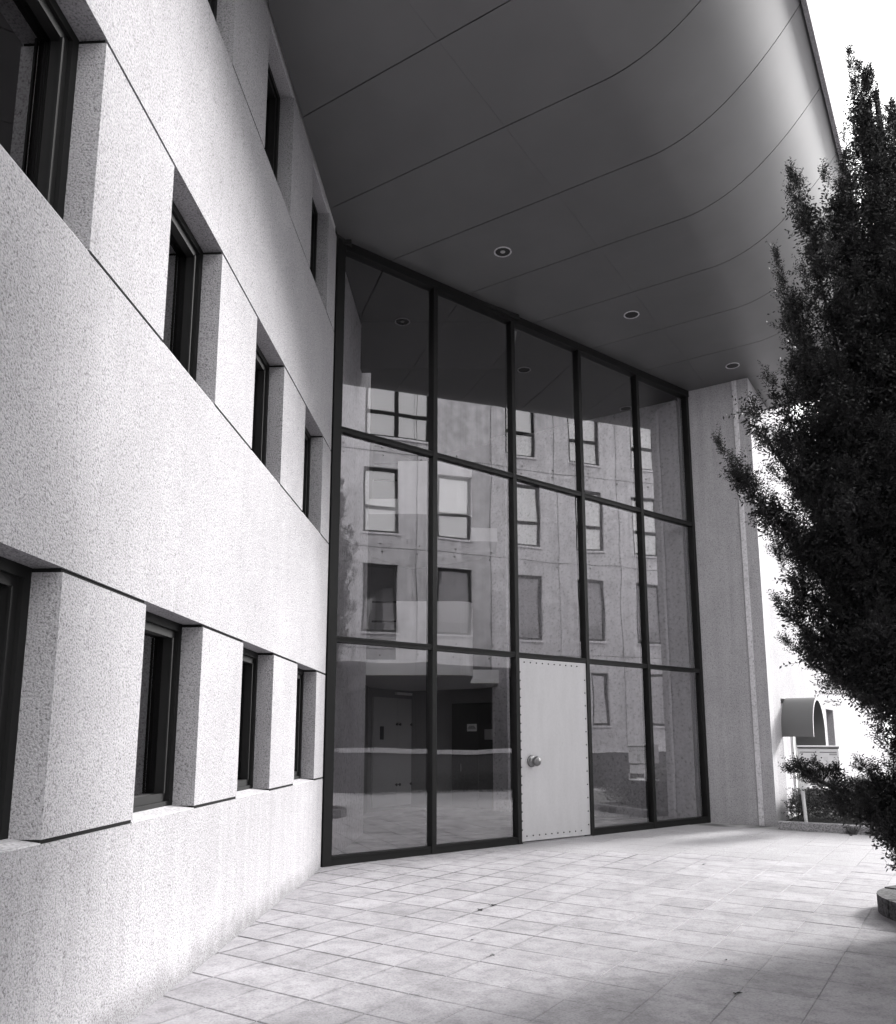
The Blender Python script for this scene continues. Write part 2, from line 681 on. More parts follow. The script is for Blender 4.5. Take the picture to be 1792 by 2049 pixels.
for row, (zs, zh) in enumerate(((Z1S, Z1H), (Z2S, Z2H), (Z3S, Z3H)), 1):
    for k in range(-4, 4):
        sr = k * PITCH
        if row == 3:
            top = zh
        else:
            top = zh - GAP
        # pier to the right of window k
        s_end = sr + PITCH - WINW if k < 3 else S1
        MB().box(FW, sr, s_end, -TH, -.001, zs + GAP, top).build('pier', M['aggregate'], wing)
        MB().box(FW, sr + .003, s_end - .003, -TH, -.008, zs + .0008, zs + GAP).build('joint', M['joint'], wing)
        if row < 3:
            MB().box(FW, sr + .003, s_end - .003, -TH, -.012, top, zh - .0008).build('joint', M['joint'], wing)
        window_at(k, row, zs, zh)
        # sloping sill slab
        sl = sr - WINW
        sm = MB()
        sm.hexa([P(FW, sl, -TH, zs + .001), P(FW, sr, -TH, zs + .001), P(FW, sr, -.002, zs + .001), P(FW, sl, -.002, zs + .001),
                 P(FW, sl, -TH, zs + .05), P(FW, sr, -TH, zs + .05), P(FW, sr, -.002, zs + .006), P(FW, sl, -.002, zs + .006)])
        sm.build('sill', M['sill'], wing)
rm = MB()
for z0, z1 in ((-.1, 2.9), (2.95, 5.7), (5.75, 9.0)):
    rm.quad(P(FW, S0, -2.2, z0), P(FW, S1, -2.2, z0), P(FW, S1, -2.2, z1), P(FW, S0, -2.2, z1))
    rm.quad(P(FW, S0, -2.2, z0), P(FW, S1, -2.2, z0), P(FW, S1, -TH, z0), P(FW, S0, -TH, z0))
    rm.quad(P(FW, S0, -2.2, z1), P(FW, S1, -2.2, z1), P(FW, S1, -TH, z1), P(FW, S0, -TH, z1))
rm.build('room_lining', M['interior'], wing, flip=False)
MB().box(FW, S0 - .3, S0, -6, 0, -.2, 9.05).build('gable_wall', M['aggregate'], wing)
MB().box(FW, S0, S1, -6, -TH - .005, 9.0, 9.12).build('roof', M['far_ground'], wing)

# ------------------------------------------------------------------ glass front
fac = thing('glass_facade', 'tall dark-framed glass wall with five bays and a riveted grey door', 'glass wall', (*(GO + GL * 3.7), 0))
ZT1, ZT2, ZTOP = 2.652, 5.3242, T
MW, MD0, MD1 = .035, -.10, .045


def gzt(a):
    q = GO + GL * a
    return gz(*q)


for t in range(6):
    a = t * GW
    if t == 0:
        MB().box(FG, -.125, -.005, MD0, MD1 + .008, -.05, ZTOP - .002).build('corner_post', M['mullion'], fac)
        MB().box(FG, -.26, -.1251, MD0, .0, -.05, ZTOP - .002).build('corner_seal', M['joint'], fac)
    elif t == 5:
        MB().box(FG, a - .06, a + .06, MD0, MD1, -.05, ZTOP - .12).build('mullion', M['mullion'], fac)
    else:
        MB().box(FG, a - MW, a + MW, MD0, MD1, -.05, ZTOP - .12).build('mullion', M['mullion'], fac)
MB().box(FG, -.0049, 5 * GW + .06, MD0 - .01, MD1 + .012, ZTOP - .12, ZTOP + .06).build('head_beam', M['mullion'], fac)
for t in range(5):
    a0 = t * GW + (MW if t else -.004) + .001
    a1 = (t + 1) * GW - (MW if t < 4 else .06) - .001
    g0 = gzt((a0 + a1) / 2)
    rails = [(ZT1 - .035, ZT1 + .035), (ZT2 - .035, ZT2 + .035)]
    if t != 2:
        rails.insert(0, (g0 - .03, g0 + .10))
    for z0, z1 in rails:
        MB().box(FG, a0, a1, MD0 + .01, MD1 - .008, z0, z1).build('transom', M['mullion'], fac)
        # glazing bead
        MB().box(FG, a0, a1, MD1 - .0078, MD1 - .002, z1 - .03, z1 - .018).build('bead', M['frame'], fac)
    lv = [g0 + .10, ZT1 - .035, ZT1 + .035, ZT2 - .035, ZT2 + .035, ZTOP - .12]
    for r in range(3):
        if t == 2 and r == 0:
            continue
        z0, z1 = lv[2 * r], lv[2 * r + 1]
        tw = random.uniform(-1, 1) * .0018
        tz = random.uniform(-1, 1) * .0012
        n0 = -.012
        pm = MB()
        L, Hh = (a1 - a0) / 2, (z1 - z0) / 2
        pm.quad(P(FG, a0, n0 - tw * L - tz * Hh, z0), P(FG, a1, n0 + tw * L - tz * Hh, z0), P(FG, a1, n0 + tw * L + tz * Hh, z1), P(FG, a0, n0 - tw * L + tz * Hh, z1))
        pm.build('pane', M['glass'], fac, flip=False)
# door
DA0, DA1 = 2 * GW + MW + .006, 3 * GW - MW - .006
DZ0, DZ1 = gzt(3.7) + .025, ZT1 - .044
door = MB().box(FG, DA0, DA1, -.02, .028, DZ0, DZ1).build('door', M['door'], fac, bevel=.002)
rp = None


def rivet(a, z, side=False):
    global rp
    if side:
        pos = P(FG, a, .03, z)
    else:
        pos = P(FG, a, .028, z)
    if rp is None:
        rp = MB().lathe(tuple(fac.location), (GN[0], GN[1], 0), [(.0105, -.002), (.0105, .004), (.008, .010), (.0001, .013)], 8).build('rivet', M['rivet'], door)
        o = rp
    else:
        o = rp.copy()
        C.objects.link(o)
        o.parent = door
    o.location = Vector(pos) - fac.location
    return o


for i in range(10):
    rivet(DA0 + .10 + i * .123, DZ1 - .055)
    rivet(DA0 + .10 + i * .123, DZ0 + .07)
for i in range(12):
    rivet(DA1 - .04, DZ1 - .26 - i * .195)
for i in range(19):
    rivet(DA0 + .014, DZ1 - .20 - i * .122)
kb = P(FG, 3.235, .028, 1.15)
MB().lathe(kb, (GN[0], GN[1], 0), [(.0001, 0), (.085, 0.001), (.085, .016), (.070, .026), (.032, .034), (.030, .066), (.050, .074), (.066, .090), (.071, .112), (.062, .136), (.040, .150), (.0001, .155)], 24).build('knob', M['knob'], door, smooth=True)
sp = MB()
sp.tube([P(FG, 3.875, .0285, 1.36), P(FG, 3.882, .03, 1.375), P(FG, 3.886, .03, 1.40), P(FG, 3.879, .0285, 1.41)], [.0035] * 4, 5)
sp.build('paint_chip', M['white'], door)
MB().box(FG, DA0 - .004, DA1 + .004, -.05, .06, gzt(3.7) - .02, gzt(3.7) + .013).build('threshold', M['chrome'], fac)

# ------------------------------------------------------------------ canopy with curved soffit
can = thing('entrance_canopy', 'smooth grey soffit of the entrance canopy curving up to its free edge', 'canopy', (*(U * 9 + V * -3), T))
PROF = [(-2.55, T), (-2.35, T + .012), (-2.15, T + .045), (-1.95, T + .105), (-1.75, T + .19), (-1.55, T + .31), (-1.38, T + .43), (-1.22, T + .575), (-1.08, T + .72), (-.96, T + .88), (-.85, T + 1.07)]
VSEAM = -3.66
SEAM = [14.43 - 1.284 * k for k in range(0, 13)]


def vstart(u):
    vw = None
    # wall line: (U*u+V*v - WO).WN = 0
    vw = (WO @ WN - u * (U @ WN)) / (V @ WN)
    vg = (GO @ GN - u * (U @ GN)) / (V @ GN)
    if u > 14.42:
        return -4.2
    return max(vw, vg) + .004


def prof(v):
    if v <= PROF[0][0]:
        return T
    for (a, za), (b, zb) in zip(PROF, PROF[1:]):
        if v <= b:
            return za + (zb - za) * (v - a) / (b - a)
    return PROF[-1][1]


ends = [16.1] + SEAM
ends = sorted(set([round(e, 4) for e in ends]))
G2 = .006


def strip_panel(u0, u1, vfun0, vlist, name='soffit_panel'):
    pm = MB()
    nseg = 3
    us = [u0 + (u1 - u0) * i / nseg for i in range(nseg + 1)]
    rows = []
    for uu in us:
        vs0 = vfun0(uu)
        col = [vs0] + [max(v_, vs0 + .001 * (i + 1)) for i, v_ in enumerate(vlist)]
        rows.append([(uu, c_) for c_ in col])
    for i in range(nseg):
        for j in range(len(vlist)):
            q = [rows[i][j], rows[i + 1][j], rows[i + 1][j + 1], rows[i][j + 1]]
            pm.quad(*[P(FUV, a, b, prof(b)) for a, b in q])
    # side edges (20 mm turned up)
    m_ = len(vlist)
    for seq in ([r[0] for r in rows], [r[-1] for r in rows], rows[0], rows[-1]):
        for (a, b), (c, d) in zip(seq, seq[1:]):
            pm.quad(P(FUV, a, b, prof(b)), P(FUV, c, d, prof(d)), P(FUV, c, d, prof(d) + .03), P(FUV, a, b, prof(b) + .03))
    o_ = pm.build(name, M['soffit'], can, smooth=True)
    o_.data.set_sharp_from_angle(angle=R(35))
    return o_


fine = []
for (a, za), (b, zb) in zip(PROF, PROF[1:]):
    for k in range(3):
        fine.append(a + (b - a) * k / 3)
fine.append(PROF[-1][0])


def prof(v):
    x = max(0.0, v - PROF[0][0])
    return T + .37 * x * x


backing = MB()
for u0, u1 in zip(ends, ends[1:]):
    a, b = u0 + G2, u1 - G2
    if vstart(u0) > -.9:
        continue
    if u1 > 14.5:
        vf = lambda uu: -4.2
    else:
        vf = vstart
    cut = min(-1.0, max(vf(a), vf(b)) + .1)
    if cut < VSEAM - .15:
        strip_panel(a, b, vf, [VSEAM - .0008])
        o = strip_panel(a, b, lambda uu: VSEAM + .0008, [-2.55] + fine[1:])
    else:
        o = strip_panel(a, b, vf, [x for x in [-2.55] + fine[1:]])
    # dark carrier above the open joints
    for va_, vb_ in zip([min(vf(u0), -2.7)] + fine, fine):
        if vb_ <= va_ or vb_ < vf(u0):
            continue
        backing.quad(P(FUV, u0, va_, prof(va_) + .032), P(FUV, u1, va_, prof(va_) + .032), P(FUV, u1, vb_, prof(vb_) + .032), P(FUV, u0, vb_, prof(vb_) + .032))
for (a, b) in ((U * 0, V * 0),):
    pass
backing.build('carrier', M['joint'], can, flip=False)
ZE = prof(-.85)
MB().box(FUV, ends[0], 16.1, -.848, -.80, ZE - .03, ZE + .10).build('edge_trim', M['pier'], can)
MB().box(FUV, 16.101, 16.13, -4.2, -.80, T - .02, ZE + .10).build('end_fascia', M['pier'], can)
# roof deck over the canopy, clear of the panels
rd = MB()
rp_ = [U * ends[0] + V * -.81, U * 16.1 + V * -.81, U * 16.1 + V * -4.2, GO + GL * 5 * GW, GO, WO + WL * -9]
rd.prism([p_ for p_ in rp_], ZE + .10, ZE + .16)
rd.build('roof_deck', M['far_ground'], can)

DL = [(8.668, -4.777), (11.175, -3.908), (13.791, -3.038)]
DLL = ['recessed downlight in the soffit nearest the office wing, bulb showing', 'recessed dark downlight in the middle of the soffit over the door', 'recessed downlight in the soffit above the concrete end wall']
for (u, v), lb in zip(DL, DLL):
    b_ = P(FUV, u, v, T)
    d = thing('recessed_downlight', lb, 'ceiling light', b_, 'downlights in the canopy soffit')
    MB().lathe(b_, (0, 0, -1), [(.098, .0), (.118, .001), (.120, .008), (.104, .012), (.100, .004), (.100, -.0299)], 28).build('trim_ring', M['strip'], d, smooth=False)
    MB().lathe(b_, (0, 0, -1), [(.0995, .003), (.05, .0034), (.0001, .0036)], 28).build('recess_shade_disc', M['black'], d)  # flat black disc, paints the darkness of a recess onto the soffit
    if u < 9:
        MB().lathe(b_, (0, 0, -1), [(.0001, .012), (.02, .011), (.032, .007), (.034, .0045), (.034, .0038)], 14).build('bulb', M['cabinet'], d, smooth=True)

# ------------------------------------------------------------------ right wing (end wall, strip, sunny long wall, hood)
UE, VE = 14.4214, -2.935
rw = thing('concrete_wing', 'grey concrete wing right of the glass, with a barrel entrance hood on its side', 'building', (*(U * (UE + 1) + V * (VE - 1)), 0))
MB().box(FUV, UE, UE + .35, -4.22, VE, -.2, T - .004).build('end_wall', M['pier'], rw)
MB().box(FUV, UE - .014, UE - .0005, -3.215, -3.135, -.1, T - .006).build('joint_strip', M['strip'], rw)
ZHD = 1.56
# long wall with two openings: entrance 15.38-19.9, window 20.6-22
for a, b, z0, z1 in ((UE + .351, 15.40, -.2, 8.9), (15.40, 19.9, ZHD + .62, 8.9), (19.9, 20.5, -.2, 8.9), (20.5, 21.6, -.2, .9), (20.5, 21.6, 2.15, 8.9), (21.6, 34, -.2, 8.9)):
    zt = min(z1, 8.9)
    if b <= 16.2:
        zt = min(zt, T - .004)
    MB().box(FUV, a, b, VE - .3, VE - (0.0 if b < 15.5 else .002), z0, zt).build('long_wall', M['aggregate'], rw)
MB().box(FUV, 15.40, 19.9, VE - .34, VE - .30, -.2, 2.2).build('entrance_recess', M['black'], rw)
MB().box(FUV, 16.5, 17.42, VE - .295, VE - .25, -.1, 2.15).build('entrance_door', M['pier'], rw)
MB().box(FUV, 17.55, 17.66, VE - .295, VE - .22, -.1, 2.15).build('door_post', M['white'], rw)
MB().box(FUV, 20.5, 21.6, VE - .34, VE - .30, .9, 2.15).build('window', M['black'], rw)
MB().box(FUV, 21.46, 21.55, VE - .29, VE - .2, .9, 2.15).build('window_frame', M['strip'], rw)
hd = MB()
HU0, HU1, HV = 15.30, 16.62, .52
hc, hr = (HU0 + HU1) / 2, (HU1 - HU0) / 2
arc = [(hc - hr, 1.50), (hc - hr, 1.58)] + [(hc - hr * math.cos(a), 1.585 + hr * .94 * math.sin(a)) for a in [math.pi * k / 56 for k in range(1, 56)]] + [(hc + hr, 1.58), (hc + hr, 1.30)]
arc_i = [(hc + (x - hc) * .93, 1.585 + (z - 1.585) * .92 if z > 1.585 else z) for x, z in arc]
for k in range(len(arc) - 1):
    (x0, z0), (x1, z1) = arc[k], arc[k + 1]
    (y0, w0), (y1, w1) = arc_i[k], arc_i[k + 1]
    va_, vb_ = VE + .001, VE + HV
    hd.quad(P(FUV, x0, va_, z0), P(FUV, x1, va_, z1), P(FUV, x1, vb_, z1), P(FUV, x0, vb_, z0))
    hd.quad(P(FUV, y0, va_, w0), P(FUV, y1, va_, w1), P(FUV, y1, vb_, w1), P(FUV, y0, vb_, w0))
    hd.quad(P(FUV, x0, vb_, z0), P(FUV, x1, vb_, z1), P(FUV, y1, vb_, w1), P(FUV, y0, vb_, w0), 1)
for k in (0, len(arc) - 1):
    x0, z0 = arc[k]
    y0, w0 = arc_i[k]
    hd.quad(P(FUV, x0, VE + .001, z0), P(FUV, x0, VE + HV, z0), P(FUV, y0, VE + HV, w0), P(FUV, y0, VE + .001, w0))
hd.build('entrance_hood', [M['hood'], M['strip']], rw, flip=True)
MB().box(FUV, UE + .35, 34, -9, VE - .31, 8.85, 8.95).build('roof', M['far_ground'], rw)

# ------------------------------------------------------------------ lobby behind the glass
def struct(mb, name, m_, parent=None, **k):
    return tag(mb.build(name, m_, parent, **k), kind='structure')


LZ = .02
lf = MB()
lp = [GO + GL * -.1 + GN * -.1, GO + GL * 5 * GW + GN * -.1, U * 14.75 + V * -4.2, U * 14.75 + V * -11, U * 12.0 + V * -11.4, np.array([-2.0, 17.0]), np.array([-2.0, 9.8])]
lf.prism(lp, -.12, .018)
struct(lf, 'lobby_floor', M['lobby_floor'])
lw = MB()
lw.prism([np.array([-1.62, 9.72]), np.array([-1.43, 9.72]), np.array([-1.30, 12.72]), np.array([-1.62, 12.72])], .018, 7.8)
struct(lw, 'lobby_side_wall', M['lobby'])
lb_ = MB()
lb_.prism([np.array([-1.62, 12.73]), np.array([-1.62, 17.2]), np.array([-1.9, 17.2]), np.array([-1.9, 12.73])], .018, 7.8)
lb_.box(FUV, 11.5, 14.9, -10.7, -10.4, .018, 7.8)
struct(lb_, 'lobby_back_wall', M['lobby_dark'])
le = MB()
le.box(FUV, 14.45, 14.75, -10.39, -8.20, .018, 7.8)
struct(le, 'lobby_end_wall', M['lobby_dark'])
le = MB()
le.box(FUV, 14.42, 14.72, -7.85, -4.25, .018, 7.8)
struct(le, 'lobby_right_wall', M['lobby'])
pl = MB()
pl.box(FUV, 14.20, 14.50, -8.195, -7.855, .018, 7.8)
tag(pl.build('lobby_pillar', M['lobby']), 'square grey concrete pillar inside the lobby beside the black doorway', 'pillar')
# roof with an unseen skylight opening, added to light the galleries
lr = MB()
LX0, LX1, LY0, LY1 = -1.27, 1.1, 11.9, 13.25          # added roof light: dark shaft above the atrium, near side white to bounce light
lr.prism([(-2, 9.6), (LX0, 9.6), (LX0, 19.5), (-2, 19.5)], 7.86, 8.1)
lr.prism([(LX0, 9.85), (LX1, 11.7 - .2), (LX1, LY0), (LX0, LY0)], 7.861, 8.1)
lr.prism([(LX0, LY1), (LX1, LY1), (LX1, 19.5), (LX0, 19.5)], 7.861, 8.1)
lr.prism([(LX1, 11.7), (4.45, 14.3), (4.45, 19.5), (LX1, 19.5)], 7.86, 8.1)
struct(lr, 'lobby_ceiling', M['interior'])
ls = MB()
ls.prism([(LX0 - .1, LY0), (LX0, LY0), (LX0, LY1), (LX0 - .1, LY1)], 8.101, 9.2, 1).prism([(LX1, LY0), (LX1 + .1, LY0), (LX1 + .1, LY1), (LX1, LY1)], 8.101, 9.2, 1)
ls.prism([(LX0 - .1, LY0 - .1), (LX1 + .1, LY0 - .1), (LX1 + .1, LY0), (LX0 - .1, LY0)], 8.101, 9.2).prism([(LX0 - .1, LY1), (LX1 + .1, LY1), (LX1 + .1, LY1 + .1), (LX0 - .1, LY1 + .1)], 8.101, 9.2, 1)
ls.prism([(-1.42, 11.6), (1.0, 11.6), (1.0, 11.75), (-1.42, 11.75)], 7.08, 7.859, 1)  # dark beam added to hide the shaft from the court
struct(ls, 'added_roof_light', [M['white'], M['interior']])

# galleries: slab + solid parapet panel with a rounded end
def gallery(z0, z1, ztop, label):
    th = thing('gallery', label, 'balcony', (-.4, 14.5, z0), 'galleries inside the lobby')
    edge = [(-1.29, 13.3), (.15, 13.3)]
    for k in range(1, 9):
        a = math.pi / 2 * k / 8
        edge.append((.15 + .27 * math.sin(a), 13.57 - .27 * math.cos(a)))
    edge += [(.42, 15.2), (.96, 15.25), (1.0, 16.3), (-.3, 18.3), (-1.6, 17.0), (-1.6, 13.3 + .01)]
    s_ = MB().prism(edge, z0, z1)
    s_.build('slab', M['white'], th)
    pan = [(-.865, 13.303), (.15, 13.303)] + [(.15 + .267 * math.sin(math.pi / 2 * k / 8), 13.57 - .267 * math.cos(math.pi / 2 * k / 8)) for k in range(1, 9)] + [(.417, 14.2)]
    inn = [(x - (.07 if i > 1 else 0) * min(1, (i - 1) / 5 if i > 1 else 0), y + .07 * max(0, 1 - (i - 1) / 7 if i > 1 else 1)) for i, (x, y) in enumerate(pan)]
    m_ = MB().prism(pan + inn[::-1], z1 + .002, ztop)
    m_.build('parapet', M['white'], th)
    rl = MB()
    for zz in (.35, .65, .98):
        rl.tube([(-1.28, 13.36, z1 + zz), (-.87, 13.36, z1 + zz)], [.016, .016], 6)
    rl.build('railing', M['frame'], th)
    return th


gallery(2.50, 2.755, 3.74, 'lower white lobby gallery with a rounded solid parapet above the dark doors')
gallery(5.25, 5.52, 6.20, 'upper white lobby gallery with a rounded solid parapet seen high behind the glass')
# cabinet doors on the back wall
cb = thing('wall_cupboard', 'wide flush grey cupboard with small dark knobs on the lobby back wall', 'cupboard', P(FUV, 14.0, -10.39, .08))
for a, b in ((13.09, 13.90), (13.905, 14.42)):
    MB().box(FUV, a, b, -10.398, -10.36, .09, 2.32).build('cupboard_door', M['cabinet'], cb)
for u, z in ((13.86, 1.77), (13.97, 1.77), (14.38, 1.77), (13.86, .52), (13.97, .52), (14.38, .52)):
    MB().lathe(P(FUV, u, -10.36, z), (V[0], V[1], 0), [(.012, 0), (.012, .02), (.03, .025), (.03, .04), (.0001, .045)], 10).build('knob', M['black'], cb)
dd = thing('lobby_doorway', 'black double doorway in the lobby beside the grey pillar', 'door', P(FUV, 14.44, -8.9, .02))
MB().box(FUV, 14.40, 14.448, -9.30, -8.66, .02, 2.2).build('door_leaf', M['black'], dd)
MB().box(FUV, 14.40, 14.448, -8.655, -8.21, .02, 2.2).build('door_leaf', M['black'], dd)
MB().tube([P(FUV, 14.37, -9.06, .80), P(FUV, 14.37, -9.06, .96)], [.012, .012], 6).build('handle', M['chrome'], dd)
sg = MB().box(FUV, 14.392, 14.399, -8.92, -8.69, 1.62, 1.77).build('paper_notice', M['paper'])
tag(sg, 'small white paper notice on the black lobby door', 'notice')
ln = MB()
for z, a, b in ((1.725, -8.87, -8.74), (1.70, -8.89, -8.72), (1.672, -8.90, -8.71)):
    ln.box(FUV, 14.3900, 14.3918, a, b, z - .008, z + .006)
ln.build('print', M['ink'], sg)
sg = MB().box(FUV, 14.392, 14.399, -8.50, -8.26, 1.45, 1.66).build('paper_notice', M['cabinet'])
tag(sg, 'grey notice sheet on the lobby door next to the pillar', 'notice')
sw = MB().box(FUV, 13.30, 13.40, -10.355, -10.33, 1.45, 1.72).build('switch_box', M['black'])
tag(sw, 'small black control box on the grey lobby cupboard', 'control box')
ll = thing('lobby_lamp', 'pale batten lamp on the lobby wall above the cupboard', 'lamp', P(FUV, 14.1, -10.39, 2.36))
MB().box(FUV, 13.85, 14.40, -10.395, -10.33, 2.40, 2.45).build('batten', M['white'], ll)

# ------------------------------------------------------------------ building across the court (seen mirrored in the glass)
OV = 7.0
FO = (ORG, U, V)
opp = thing('court_building', 'concrete building across the court with rows of framed windows, seen mirrored in the glass', 'building', (*(U * 16 + V * (OV + 2)), 0))
OU0, OU1, OTH = 9.6, 23.0, .25
COLS = [(10.93, 12.02), (13.25, 14.40), (15.72, 16.82), (18.12, 19.18), (20.38, 21.42)]
ROWS = [(4.60, 6.68, COLS), (7.65, 9.72, COLS), (10.68, 12.75, [(10.96, 13.04), (15.60, 16.80), (18.02, 19.18), (20.42, 21.44)])]
prev = 1.18
GWIN = [(18.55, 19.2), (20.7, 21.4)]
UCR = (9.86, 17.3)                                   # open undercroft at the foot of the building
MB().box(FO, OU0, UCR[0], OV, OV + OTH, 1.18, 3.72).build('wall_pier', M['opp'], opp)
MB().box(FO, UCR[1], OU1, OV, OV + OTH, 1.18, 1.9).build('wall_band', M['opp'], opp)
e = UCR[1]
for a, b in GWIN + [(OU1, OU1)]:
    MB().box(FO, e, a, OV + .002, OV + OTH, 1.9, 3.6).build('wall_pier', M['opp'], opp)
    e = b
MB().box(FO, UCR[1], OU1, OV, OV + OTH, 3.6, 3.72).build('wall_band', M['opp'], opp)
MB().box(FO, UCR[0] - .2, UCR[1] + .2, OV + 5.0, OV + 5.1, -.3, 3.9).build('undercroft_wall', M['lobby_dark'], opp)
MB().box(FO, UCR[0] - .2, UCR[1] + .2, OV + OTH + .001, OV + 5.0, 3.73, 3.9).build('undercroft_ceiling', M['cabinet'], opp)
MB().box(FO, UCR[1] + .001, UCR[1] + .2, OV + OTH + .001, OV + 5.0, -.3, 3.72).build('undercroft_wall', M['interior'], opp)
MB().box(FO, UCR[0] - .2, UCR[0] - .001, OV + OTH + .001, OV + 5.0, -.3, 3.72).build('undercroft_wall', M['interior'], opp)
MB().box(FO, UCR[0], UCR[1], OV + OTH + .001, OV + 4.999, -.3, -.02).build('undercroft_floor', M['far_ground'], opp)
prev = 3.721
for zs, zh, cols in ROWS:
    MB().box(FO, OU0, OU1, OV, OV + OTH, prev, zs).build('wall_band', M['opp'], opp)
    e = OU0
    for a, b in cols + [(OU1, OU1)]:
        if a > e:
            MB().box(FO, e, a, OV + .002, OV + OTH, zs, zh).build('wall_pier', M['opp'], opp)
        e = b
    prev = zh
opn = [(1.9, 3.6, GWIN)] + ROWS
MB().box(FO, OU0, OU1, OV, OV + OTH, prev, 13.4).build('wall_band', M['opp'], opp)
MB().box(FO, OU0, OU1, OV - .03, OV + OTH, 1.05, 1.18).build('plinth_band', M['strip'], opp)
MB().box(FO, OU0, OU1, OV + .004, OV + OTH, -.3, 1.04).build('plinth', M['planter'], opp)
MB().box(FO, OU0, OU0 + .25, OV + OTH, OV + 9, -.3, 13.4).build('gable_wall', M['opp'], opp)
MB().box(FO, OU1 - .25, OU1, OV + OTH, OV + 9, -.3, 13.4).build('gable_wall', M['opp'], opp)
MB().box(FO, OU0, OU1, OV, OV + 9, 13.4, 13.6).build('roof', M['far_ground'], opp)
MB().box(FO, OU0 + .3, OU1 - .3, OV + 1.1, OV + 1.15, 3.95, 13.3).build('room_lining', M['cabinet'], opp)
for ri, (zs, zh, cols) in enumerate(opn):
    for ci, (a, b) in enumerate(cols):
        f = MB()
        fw = .085
        n0, n1 = OV + .08, OV + .16
        f.box(FO, a, a + fw, n0, n1, zs, zh).box(FO, b - fw, b, n0, n1, zs, zh)
        f.box(FO, a + fw, b - fw, n0, n1, zh - fw, zh).box(FO, a + fw, b - fw, n0, n1, zs, zs + fw)
        hb = zs + (zh - zs) * .40
        if ri == 2 or ri == 3:
            f.box(FO, a + fw, b - fw, n0, n1, hb - .05, hb + .05)
        if b - a > 1.6:
            mc = (a + b) / 2
            f.box(FO, mc - .06, mc + .06, n0 - .001, n1 + .001, zs + fw, zh - fw)
        fo = f.build('window', M['frame'], opp)
        cells = [(zs + fw, hb - .05), (hb + .05, zh - fw)] if ri in (2, 3) else [(zs + fw, zh - fw)]
        for c0, c1 in cells:
            tw = random.uniform(-.006, .006)
            pm = MB()
            pm.quad(P(FO, a + fw, n0 + .04 + tw, c1), P(FO, b - fw, n0 + .04 - tw, c1), P(FO, b - fw, n0 + .04 - tw, c0), P(FO, a + fw, n0 + .04 + tw, c0))
            pm.build('pane', M['opp_glass'], fo, flip=False)
        dk = (ri == 1 and ci == 0) or ri == 0
        if not dk:
            low = zs + fw + (0 if ri != 1 else (zh - zs) * random.uniform(.05, .3))
            MB().box(FO, a + fw, b - fw, OV + .24, OV + .245, low, zh - fw).build('roller_blind', M['white'], fo)
        MB().box(FO, a - .03, b + .03, OV - .05, OV + .079, zs - .06, zs + .001).build('sill', M['strip'], fo)
th_ = MB()
for z in (3.95, 4.30, 7.05, 7.30, 10.1, 10.35, 13.1):
    for u in np.arange(10.3, 22.6, 1.19):
        th_.lathe(P(FO, u + random.uniform(-.05, .05), OV - .002, z), (-V[0], -V[1], 0), [(.03, .0015), (.0001, .002)], 8)
tag(th_.build('tie_holes', M['joint'], opp, flip=False), kind='stuff')
gr = MB()
for z in (4.12, 7.17, 10.22):
    gr.box(FO, OU0, OU1, OV - .003, OV - .0008, z, z + .02)
for u in (12.6, 15.05, 17.45, 19.8, 22.1):
    gr.box(FO, u, u + .015, OV - .006, OV - .0032, 1.2, 13.4)
gr.build('shutter_lines', M['planter'], opp)

